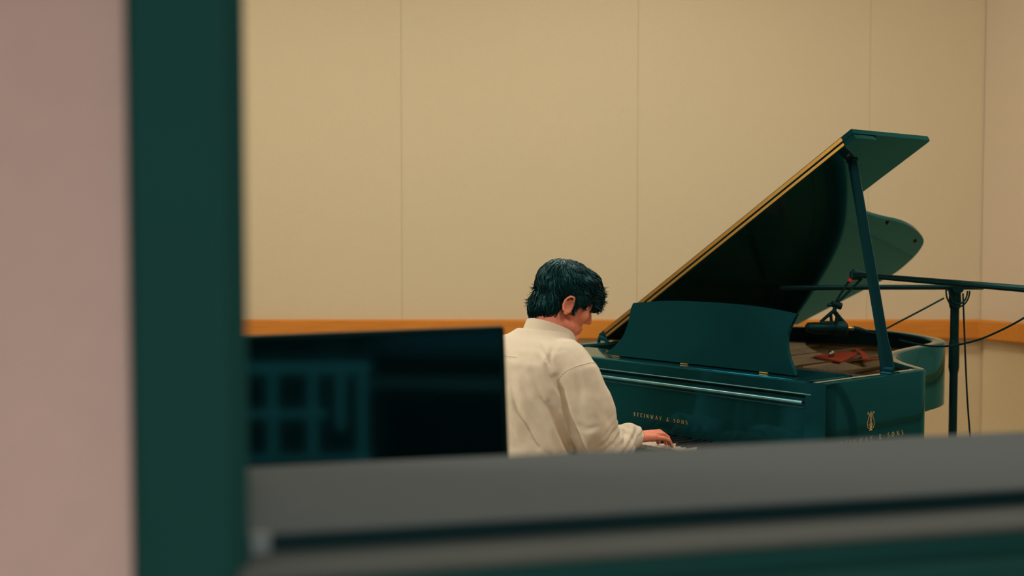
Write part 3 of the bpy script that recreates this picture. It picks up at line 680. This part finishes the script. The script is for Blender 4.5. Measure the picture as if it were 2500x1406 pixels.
# shirt: trunk and sleeves grown together, then creased
sh = MB()
ST = [(0.56, -0.715, 0.19, 0.150), (0.66, -0.712, 0.212, 0.152), (0.75, -0.705, 0.212, 0.148), (0.84, -0.693, 0.200, 0.145), (0.93, -0.674, 0.186, 0.142), (1.00, -0.652, 0.192, 0.136), (1.05, -0.634, 0.195, 0.126),
      (1.09, -0.616, 0.182, 0.112), (1.12, -0.600, 0.150, 0.098), (1.142, -0.585, 0.112, 0.086), (1.158, -0.575, 0.084, 0.080)]
sh.loft([sring(0.80, y, z, hw, hd, 36, 2.3, -0.12 if z > 1.0 else 0) for z, y, hw, hd in ST])
SL = {1: [(0.930, -0.600, 1.062), (0.978, -0.594, 1.015), (1.006, -0.582, 0.94), (1.018, -0.562, 0.86), (1.010, -0.525, 0.796), (0.998, -0.47, 0.785), (0.988, -0.40, 0.793), (0.985, -0.365, 0.800), (0.984, -0.342, 0.803)],
      -1: [(0.670, -0.600, 1.062), (0.622, -0.594, 1.015), (0.60, -0.582, 0.94), (0.58, -0.575, 0.85), (0.57, -0.535, 0.793), (0.575, -0.47, 0.783), (0.585, -0.40, 0.793), (0.59, -0.365, 0.800), (0.591, -0.342, 0.803)]}
for s in (1, -1):
    chain(sh, [Q(*p) for p in SL[s]], [0.080, 0.083, 0.082, 0.082, 0.080, 0.066, 0.052, 0.044, 0.037], 18)
me = evaluated(sh, [('REMESH', dict(mode='VOXEL', voxel_size=0.006)), ('SMOOTH', dict(factor=0.6, iterations=5)), ('SUBSURF', dict(levels=1))])
n = len(me.vertices); co = np.empty(n * 3); me.vertices.foreach_get('co', co); co = co.reshape(-1, 3)
no = np.empty(n * 3); me.vertex_normals.foreach_get('vector', no); no = no.reshape(-1, 3)
x, y, z = co[:, 0], co[:, 1], co[:, 2]
lat = 0.646 * x + 0.764 * y                        # sideways as seen from behind his right shoulder
nz = np.array([mnoise.noise(Vector((a * 5, c * 5, d * 5))) for a, c, d in co])
nz2 = np.array([mnoise.noise(Vector((a * 14 + 9, c * 14, d * 9))) for a, c, d in co])
nz3 = np.array([mnoise.noise(Vector((a * 30 + 3, c * 30, d * 24))) for a, c, d in co])
ph = (lat + 0.42 * (z - 0.9) + 0.035 * nz) / 0.062 * 2 * math.pi
fold = np.sign(np.sin(ph)) * np.abs(np.sin(ph)) ** 0.8
low = np.clip((1.10 - z) / 0.12, 0, 1)
onarm = np.clip((x - 0.115) / 0.04, 0, 1)
elb = np.exp(-((z - 0.80) / 0.07) ** 2) * onarm
ph2 = (z * 1.0 - 0.5 * y + 0.02 * nz) / 0.030 * 2 * math.pi
cuffy = np.clip((y - 0.25) / 0.06, 0, 1)
disp = 0.0050 * fold * low * (1 - 0.7 * onarm) * (0.6 + 0.6 * nz) + 0.010 * nz2 * low + 0.0035 * nz3 * low + 0.006 * nz * low
disp += elb * np.clip((y - 0.12) / 0.05, 0, 1) * (0.003 * np.sin(ph2)) + 0.003 * nz2 * onarm
disp += cuffy * 0.003 * nz3 * 2
facing = np.clip((no @ np.array([0.76, -0.645, 0.08])) * 2.2, 0, 1)
def crease(px, depth, w, ridge=0.6, dist=3.9):
    """pressed-in crease along a line across the back or sleeve, with a rounded ridge on its left"""
    g = [at(a, c, dist) for a, c in px]; g = [((p.x + 0.0065), p.z) for p in g]
    best = np.full(n, 9.0); sgn = np.ones(n); tt = np.zeros(n)
    tot = len(g) - 1
    for i in range(tot):
        a0 = np.array(g[i]); d0 = np.array(g[i + 1]) - a0; L2 = d0 @ d0
        qx = lat - a0[0]; qz = z - a0[1]
        t = np.clip((qx * d0[0] + qz * d0[1]) / L2, 0, 1)
        dd = np.hypot(qx - t * d0[0], qz - t * d0[1]); side = np.sign(qx * d0[1] - qz * d0[0])
        m_ = dd < best; best[m_] = dd[m_]; sgn[m_] = side[m_]; tt[m_] = (i + t[m_]) / tot
    sd_ = best * sgn; env = np.clip(np.sin(math.pi * np.clip(tt * 0.9 + 0.06, 0, 1)), 0, 1) ** 0.6
    f = -np.exp(-(sd_ / w) ** 2) + ridge * np.exp(-((sd_ - 2.0 * w) / (1.3 * w)) ** 2) + 0.5 * ridge * np.exp(-((sd_ + 2.0 * w) / (1.3 * w)) ** 2)
    return depth * f * env * facing
for c in ([(1352, 905), (1366, 936), (1379, 986), (1391, 1020), (1414, 1070), (1430, 1110)], 0.013, 0.009), ([(1330, 880), (1346, 920), (1360, 940)], 0.006, 0.008), \
         ([(1296, 895), (1316, 949), (1346, 997), (1366, 1038), (1390, 1090)], 0.008, 0.010), ([(1246, 920), (1264, 978), (1287, 1018), (1312, 1060)], 0.008, 0.010), \
         ([(1336, 965), (1354, 1007), (1379, 1055), (1400, 1100)], 0.010, 0.010), ([(1342, 848), (1338, 866), (1346, 884)], 0.005, 0.007), ([(1318, 842), (1332, 860), (1336, 880)], 0.004, 0.007), \
         ([(1300, 1040), (1320, 1066), (1345, 1095)], 0.006, 0.008), ([(1400, 1012), (1424, 1022), (1452, 1016)], 0.004, 0.008), ([(1486, 1095), (1500, 1066), (1508, 1050)], 0.006, 0.007), \
         ([(1396, 900), (1408, 930), (1412, 960)], 0.004, 0.009), ([(1470, 1090), (1482, 1060), (1490, 1035)], 0.005, 0.008):
    disp += crease(*c)
co += no * disp[:, None]
me.vertices.foreach_set('co', co.ravel()); me.update(); me.materials.clear(); me.materials.append(M['shirt']); me.name = 'shirt'
shirt = link('shirt', me, person, 180)
# collar: stand and fall, higher at the nape
def cring(rx, ry, dz, grow=0.0, n=40):
    out = []
    for j in range(n):
        a = 2 * math.pi * j / n
        yy = -0.545 + ry * math.sin(a); xx = 0.80 + rx * math.cos(a)
        zz = 1.146 + (-0.40) * (yy + 0.545) + dz
        out.append(Q(xx, yy, zz))
    return out
b = MB(); b.loft([cring(0.068, 0.070, -0.03), cring(0.069, 0.073, 0.018), cring(0.072, 0.076, 0.023), cring(0.077, 0.081, 0.019), cring(0.088, 0.092, -0.012), cring(0.096, 0.099, -0.024), cring(0.093, 0.096, -0.025), cring(0.078, 0.081, -0.01)], cap=False)
b.build('collar', M['shirt'], shirt, smooth=60)
# seams: yoke across the back, sleeve head
from mathutils.bvhtree import BVHTree
bvh = BVHTree.FromPolygons([v.co for v in me.vertices], [p.vertices for p in me.polygons])
def seam(name, pts, r=0.0011):
    out = []
    for p in catmull(pts, 10):
        h = bvh.find_nearest(p)
        out.append(h[0] + h[1] * (r * 0.7))
    b = MB(); b.tube(out, r, 6); return b.build(name, M['shirt'], shirt, 60)
seam('yoke_seam', [Q(0.62, -0.72, 1.098), Q(0.70, -0.75, 1.100), Q(0.80, -0.76, 1.098), Q(0.86, -0.75, 1.092)])
seam('shoulder_seam', [Q(0.88, -0.52, 1.16), Q(0.92, -0.54, 1.14), Q(0.97, -0.55, 1.11), Q(1.0, -0.55, 1.08)])
seam('sleeve_seam', [Q(1.03, -0.55, 1.07), Q(1.03, -0.61, 1.065), Q(1.0, -0.67, 1.04), Q(0.975, -0.70, 0.99)])
for s in (1, -1):                                   # cuffs
    c0 = Vector(Q(*SL[s][-3])); c1 = Vector(Q(*SL[s][-1])) + Vector((0, 0.006, 0)); d = (c1 - c0).normalized()
    b = MB(); rr = []
    u_ = Vector((1, 0, 0)); w_ = d.cross(u_).normalized()
    for f, rad in ((0.15, 0.046), (0.4, 0.0475), (0.95, 0.043), (1.0, 0.041), (0.98, 0.037), (0.7, 0.036)):
        rr.append([c0 + (c1 - c0) * f + (u_ * math.cos(a) * 0.95 + w_ * math.sin(a)) * rad * (1 + 0.05 * math.sin(3 * a + s)) for a in [2 * math.pi * j / 28 for j in range(28)]])
    b.loft(rr, cap=False); b.build('cuff', M['shirt'], shirt, 60)
tr = MB(); tr.loft([sring(0.80, y, z, hw, hd) for z, y, hw, hd in ((0.475, -0.73, 0.17, 0.125), (0.52, -0.725, 0.185, 0.14), (0.60, -0.715, 0.18, 0.132))])
for s in (1, -1): chain(tr, [Q(*p) for p in LEG[s]], [0.088, 0.075, 0.07, 0.06])
me2 = evaluated(tr, [('REMESH', dict(mode='VOXEL', voxel_size=0.01)), ('SMOOTH', dict(factor=0.5, iterations=4))]); me2.materials.clear(); me2.materials.append(M['trouser'])
link('trousers', me2, person, 180)
for s in (1, -1):
    xx = 0.80 + s * 0.09; b = MB()
    rings = []
    for yy, w, h in ((-0.285, 0.02, 0.05), (-0.27, 0.034, 0.085), (-0.22, 0.038, 0.09), (-0.15, 0.042, 0.075), (-0.08, 0.045, 0.058), (-0.03, 0.036, 0.045), (-0.012, 0.015, 0.03)):
        rings.append([Q(xx + w * math.cos(a), yy, 0.004 + h * (0.5 + 0.5 * math.sin(a))) for a in [2 * math.pi * j / 16 for j in range(16)]])
    b.loft(rings); b.build('shoe', M['shoe'], person, 60)

# hair: a thick cap plus combed locks
HE = [((0, -0.014, 0.046), (0.086, 0.104, 0.092)), ((0, -0.064, -0.038), (0.062, 0.044, 0.064)), ((0.015, 0.100, 0.034), (0.050, 0.022, 0.030)), ((0, 0.040, 0.070), (0.080, 0.072, 0.060)), ((0.0, 0.086, 0.056), (0.066, 0.036, 0.038)),
      ((0.068, 0.034, 0.028), (0.018, 0.030, 0.032)), ((-0.068, 0.034, 0.028), (0.018, 0.030, 0.032)), ((0.070, 0.020, -0.012), (0.007, 0.008, 0.026)), ((-0.070, 0.020, -0.012), (0.007, 0.008, 0.026)),
      ((0.050, -0.055, -0.028), (0.027, 0.034, 0.050)), ((-0.050, -0.055, -0.028), (0.027, 0.034, 0.050))]
b = MB()
for c, r in HE: b.ell(c, r)
hm = evaluated(b, [('REMESH', dict(mode='VOXEL', voxel_size=0.005)), ('SMOOTH', dict(factor=0.6, iterations=12))])
hv = np.array([v.co for v in hm.vertices]); hn = np.array([v.vector for v in hm.vertex_normals])
hb = BVHTree.FromPolygons([v.co for v in hm.vertices], [p.vertices for p in hm.polygons])
for i, v in enumerate(hm.vertices):
    k = mnoise.noise(Vector(v.co) * 26) * 0.004 + mnoise.noise(Vector(v.co) * 60) * 0.002
    v.co = H(Vector(v.co) + Vector(hn[i]) * k)
hm.materials.clear(); hm.materials.append(M['hair'])
hair = link('hair', hm, person, 180)
crown = Vector((0.01, -0.055, 0.145))
b = MB(); rng = random.Random(3)
idx = [i for i in range(len(hv))]
for q in range(1500):
    i = rng.choice(idx); p = Vector(hv[i]); nrm = Vector(hn[i])
    if p.y > 0.02 and p.z < -0.02: continue
    L = rng.uniform(0.045, 0.085); k = 9; pts = []; off = rng.uniform(0.0, 0.003)
    wav = rng.uniform(0, 6.28); wa = rng.uniform(0.5, 1.3); flick = rng.random() < 0.12 and p.z < 0.06
    d = None
    for j in range(k):
        f = j / (k - 1)
        hit = hb.find_nearest(p)
        base, nn = hit[0], hit[1]
        lift = off + 0.006 * f * f * (2.2 if flick else 0.3) + 0.002 * math.sin(wav + f * 5)
        pts.append(base + nn * lift)
        away = base - crown
        if base.y > 0.0 and base.z > 0.03: away = away * 0.6 + Vector((0.04, 0.07, -0.02))       # swept forward into the fringe
        t = (away - nn * away.dot(nn))
        if t.length < 1e-4: t = Vector((1, 0, 0))
        t.normalize(); sidev = nn.cross(t)
        t = (t + sidev * (wa * math.sin(wav + f * 6.5))).normalized()
        d = t if d is None else (d * 0.45 + t * 0.55).normalized()
        p = base + d * (L / k)
    w = rng.uniform(0.0014, 0.0036)
    b.tube([H(p_) for p_ in pts], [w * (0.5 + 0.5 * min(1, 3 * j / k)) * (1 - (j / (k - 1)) ** 2 * 0.9) for j in range(k)], 4, cap=False, flat=0.6)
# loose ends: fringe and nape
for q in range(170):
    if q < 120:
        a = rng.uniform(-1.1, 1.1); p = Vector((0.068 * math.sin(a), 0.075 + 0.045 * math.cos(a), 0.055 + rng.uniform(-0.04, 0.045))); d = Vector((math.sin(a) * 0.6, 0.8, rng.uniform(-0.9, 0.6)))
    else:
        a = rng.uniform(-1.3, 1.3); p = Vector((0.065 * math.sin(a), -0.07 - 0.04 * math.cos(a), rng.uniform(-0.06, 0.02))); d = Vector((math.sin(a) * 0.5, -0.6, rng.uniform(-1.0, -0.2)))
    p = hb.find_nearest(p)[0]; d.normalize(); cu = Vector((rng.uniform(-1.4, 1.4), rng.uniform(-1.4, 0.8), rng.uniform(-1.6, 1.0))); pts = []
    for j in range(8):
        pts.append(p.copy()); p = p + d * rng.uniform(0.0025, 0.0045); d = (d + cu * 0.26).normalized()
    b.tube([H(p_) for p_ in pts], [0.0014 * (1 - 0.85 * j / 7) for j in range(8)], 4, cap=False)
b.build('locks', M['hair'], hair, 60, fix=False)

# ------------------------------------------------------------------ microphones, stands, cables
ms = tag(empty('microphone_stand', (at(2332, 700, 4.9).x, 4.9, 0)), 'black microphone stand with a straight boom, beside the piano tail', 'microphone stand')
sx0, zb = ms.location.x, at(2332, 702, 4.9).z
def ML(v): return Vector(v) - Vector(ms.location)
b = MB(); b.tube([(0, 0, 0.06), (0, 0, 0.93)], 0.0165, 14); b.build('lower_pole', M['black'], ms)
b = MB(); b.tube([(0, 0, 0.90), (0, 0, 0.925), (0, 0, 1.02), (0, 0, 1.045)], [0.017, 0.021, 0.021, 0.016], 14); b.build('pole_clutch', M['black'], ms)
b = MB(); b.tube([(0, 0, 1.04), (0, 0, zb - 0.02)], 0.0175, 14); b.build('upper_pole', M['black'], ms)
b = MB(); b.tube([(0, 0, zb - 0.085), (0, 0, zb - 0.06), (0, 0, zb - 0.01)], [0.02, 0.026, 0.022], 12); b.tube([(0, -0.035, zb), (0, 0.035, zb)], 0.024, 12); b.build('boom_clutch', M['black'], ms)
b = MB(); b.tube([ML(at(1905, 703, 4.86)), ML(at(2140, 701, 4.88)), ML(at(2400, 701, 4.9))], 0.0105, 10); b.build('boom', M['black'], ms)
for k, rr in enumerate((0.048, 0.037)):
    b = MB(); pts = [(rr * math.cos(R(a)), -0.03 - 0.006 * k, zb - 0.014 + (0.064 - 0.012 * k) * math.sin(R(a))) for a in range(170, 371, 12)]; b.tube(pts, 0.0035, 8); b.build('cable_loop', M['rubber'], ms)
for a in (20, 140, 260):
    b = MB(); b.tube([(0, 0, 0.10), (0.30 * math.cos(R(a)), 0.30 * math.sin(R(a)), 0.012)], 0.010, 8); b.build('foot', M['black'], ms)
bs = tag(empty('microphone_stand', (at(2700, 700, 3.75).x, 3.75, 0)), 'black boom stand at the right edge whose boom reaches over the strings', 'microphone stand')
def BL(v): return Vector(v) - Vector(bs.location)
e0 = at(2092, 671, 4.70); e1 = at(2500, 705, 4.12); e2 = e1 + (e1 - e0) * 0.55
b = MB(); b.tube([BL(e0), BL(e0 + (e1 - e0) * 0.5), BL(e1), BL(e2)], [0.0105, 0.0115, 0.0125, 0.0125], 10); b.build('boom', M['black'], bs)
pj = e1 + (e1 - e0) * 0.30; bs.location = (pj.x, pj.y, 0)
for ch in list(bs.children): ch.data.transform(Matrix.Translation(Vector((at(2700, 700, 3.75).x, 3.75, 0)) - Vector(bs.location)))
b = MB(); b.tube([(0, 0, 0.06), (0, 0, pj.z - 0.015)], 0.0165, 14); b.build('pole', M['black'], bs)
b = MB(); b.tube([(0, 0, 0.10), (0, 0, 0.16)], 0.03, 12); b.build('hub', M['black'], bs)
for a in (80, 200, 320):
    b = MB(); b.tube([(0, 0, 0.12), (0.30 * math.cos(R(a)), 0.30 * math.sin(R(a)), 0.012)], 0.010, 8); b.build('foot', M['black'], bs)
def on(px, py, d=4.70): return at(px, py, d)
mic = tag(empty('microphone', on(2010, 798)), 'dark side-address microphone in a shock mount hanging over the piano strings', 'microphone')
def CL(px, py, d=4.70): return on(px, py, d) - Vector(mic.location)
b = MB(); b.tube([CL(1967, 799), CL(1971, 799), CL(1985, 801), CL(2040, 801), CL(2045, 801)], [0.010, 0.019, 0.0235, 0.0235, 0.018], 16); b.build('body', M['black'], mic)
b = MB(); b.tube([CL(2036, 801), CL(2041, 801), CL(2062, 802), CL(2068, 802)], [0.026, 0.032, 0.031, 0.022], 16); b.build('mount_ring', M['black'], mic)
b = MB(); b.tube([CL(2066, 801), CL(2081, 802)], 0.0085, 12); b.build('connector', M['brass'], mic)['label'] = 'gold coloured connector'
b = MB(); b.tube([CL(2080, 802), CL(2084, 802)], 0.0105, 12); b.build('ring', M['green'], mic)['label'] = 'green ring'
b = MB(); b.tube([CL(2084, 802), CL(2100, 806), CL(2118, 810)], [0.011, 0.011, 0.006], 10); b.build('plug', M['black'], mic)
b = MB()                                            # bracket with two round holes
b.tube([CL(2003, 786), CL(2022, 770), CL(2036, 759)], [0.006, 0.007, 0.008], 8); b.tube([CL(2036, 759), CL(2046, 772), CL(2058, 785)], [0.009, 0.009, 0.008], 8)
b.tube([CL(2028, 766), CL(2030, 786)], 0.006, 8); b.tube([CL(2003, 787), CL(2058, 787)], 0.006, 8); b.tube([CL(2046, 768), CL(2044, 786)], 0.010, 8)
b.build('bracket', M['black'], mic)
b = MB(); b.tube([CL(2036, 762), CL(2040, 742)], 0.0085, 10); b.tube([CL(2030, 741), CL(2054, 748)], [0.012, 0.014], 10); b.tube([CL(2020, 745), CL(2034, 744)], [0.006, 0.008], 8); b.build('swivel', M['black'], mic)
b = MB(); b.tube([CL(2036, 744), CL(2056, 712), CL(2074, 684)], 0.0045, 8); b.tube([CL(2046, 738), CL(2078, 706), CL(2104, 680)], 0.005, 8); b.build('arm', M['black'], mic)
b = MB(); b.tube([CL(2073, 688), CL(2078, 682)], [0.0105, 0.0105], 12); b.build('arm_cap', M['red'], mic)['label'] = 'red end cap'
b = MB(); b.bbox(-0.020, 0.020, -0.014, 0.014, -0.017, 0.017, 0.006, Matrix.Translation(CL(2088, 672))); b.tube([CL(2082, 664), CL(2112, 672)], 0.013, 12); b.build('boom_joint', M['black'], mic)
def cable(pts, label, r=0.0038):
    pts = [Vector(p) for p in pts]; o0 = pts[0].copy()
    b = MB(); b.tube([p - o0 for p in catmull(pts, 8)], r, 8)
    o = b.build('cable', M['rubber'], None, 60); o.location = o0; tag(o, label, 'cable'); return o
cable([on(2112, 809), on(2135, 813), on(2160, 804), on(2200, 783, 4.74), on(2250, 757, 4.8), on(2304, 728, 4.86)], 'thin dark cable running from the microphone up to the stand clutch')
cable([at(2560, 735, 4.3), at(2500, 776, 4.35), at(2440, 808, 4.4), at(2380, 832, 4.45), at(2310, 845, 4.5), at(2250, 842, 4.55), at(2195, 830, 4.6)], 'thin dark cable sagging across the right edge in front of the rail')
cable([at(2351, 716, 4.87), at(2354, 800, 4.87), at(2358, 900, 4.87), at(2362, 980, 4.87), at(2368, 1060, 4.87), at(2376, 1160, 4.87), at(2384, 1290, 4.86), Vector((at(2384, 1290, 4.86).x + 0.05, 4.7, 0.006))], 'thin dark cable hanging straight down beside the stand pole')

# ------------------------------------------------------------------ dark screen standing beyond the window
SD = 2.3
c_tr = at(1231, 801, SD)
sc = empty('display_screen', (c_tr.x - 0.40, SD + 0.02, 0), R(2.0)); tag(sc, 'large black flat screen standing just beyond the window, left of the pianist', 'screen')
ztop = c_tr.z
SW, SH_ = 0.80, 0.47
MS = Matrix.Translation((0.40, 0, ztop)) @ Matrix.Rotation(R(-2.0), 4, 'Y') @ Matrix.Translation((-SW, 0, -SH_))
b = MB(); b.bbox(0, SW, 0.0, 0.035, 0, SH_, 0.004, MS); b.build('housing', M['bezel'], sc, smooth=0)
b = MB(); b.box(0.010, SW - 0.010, -0.0015, 0.002, 0.014, SH_ - 0.010, MS); b.build('screen_glass', M['screen'], sc, smooth=0)
b = MB(); b.tube([(0, 0.05, 0.03), (0, 0.05, ztop - 0.2)], 0.025, 12); b.build('pole', M['black'], sc)
b = MB(); b.bbox(-0.09, 0.09, 0.03, 0.05, ztop - 0.32, ztop - 0.16, 0.004); b.build('bracket', M['black'], sc, smooth=0)
b = MB(); b.bbox(-0.30, 0.30, -0.2, 0.24, 0.0, 0.03, 0.006); b.build('base', M['black'], sc, smooth=0)

# ------------------------------------------------------------------ added bars below the sill, placed to show in the screen's reflection
rk = tag(empty('cable_rack', (-0.50, 1.62, 0)), 'pale blue-grey metal cable rack under the window, seen mirrored in the black screen', 'rack')
for z0, z1, x0, x1 in ((1.125, 1.150, -0.22, 0.19), (1.012, 1.030, -0.16, 0.08), (0.90, 0.915, -0.20, 0.19)):
    b = MB(); b.bbox(x0, x1, -0.012, 0.012, z0, z1, 0.003); b.build('rail', M['rackpaint'], rk, smooth=0)
for x, z0, z1 in ((-0.055, 0.92, 1.125), (0.045, 0.92, 1.125), (0.115, 0.98, 1.125), (-0.20, 0.0, 1.125), (0.17, 0.0, 1.125)):
    b = MB(); b.bbox(x - 0.011, x + 0.011, -0.010, 0.010, z0, z1, 0.003); b.build('post', M['rackpaint'], rk, smooth=0)
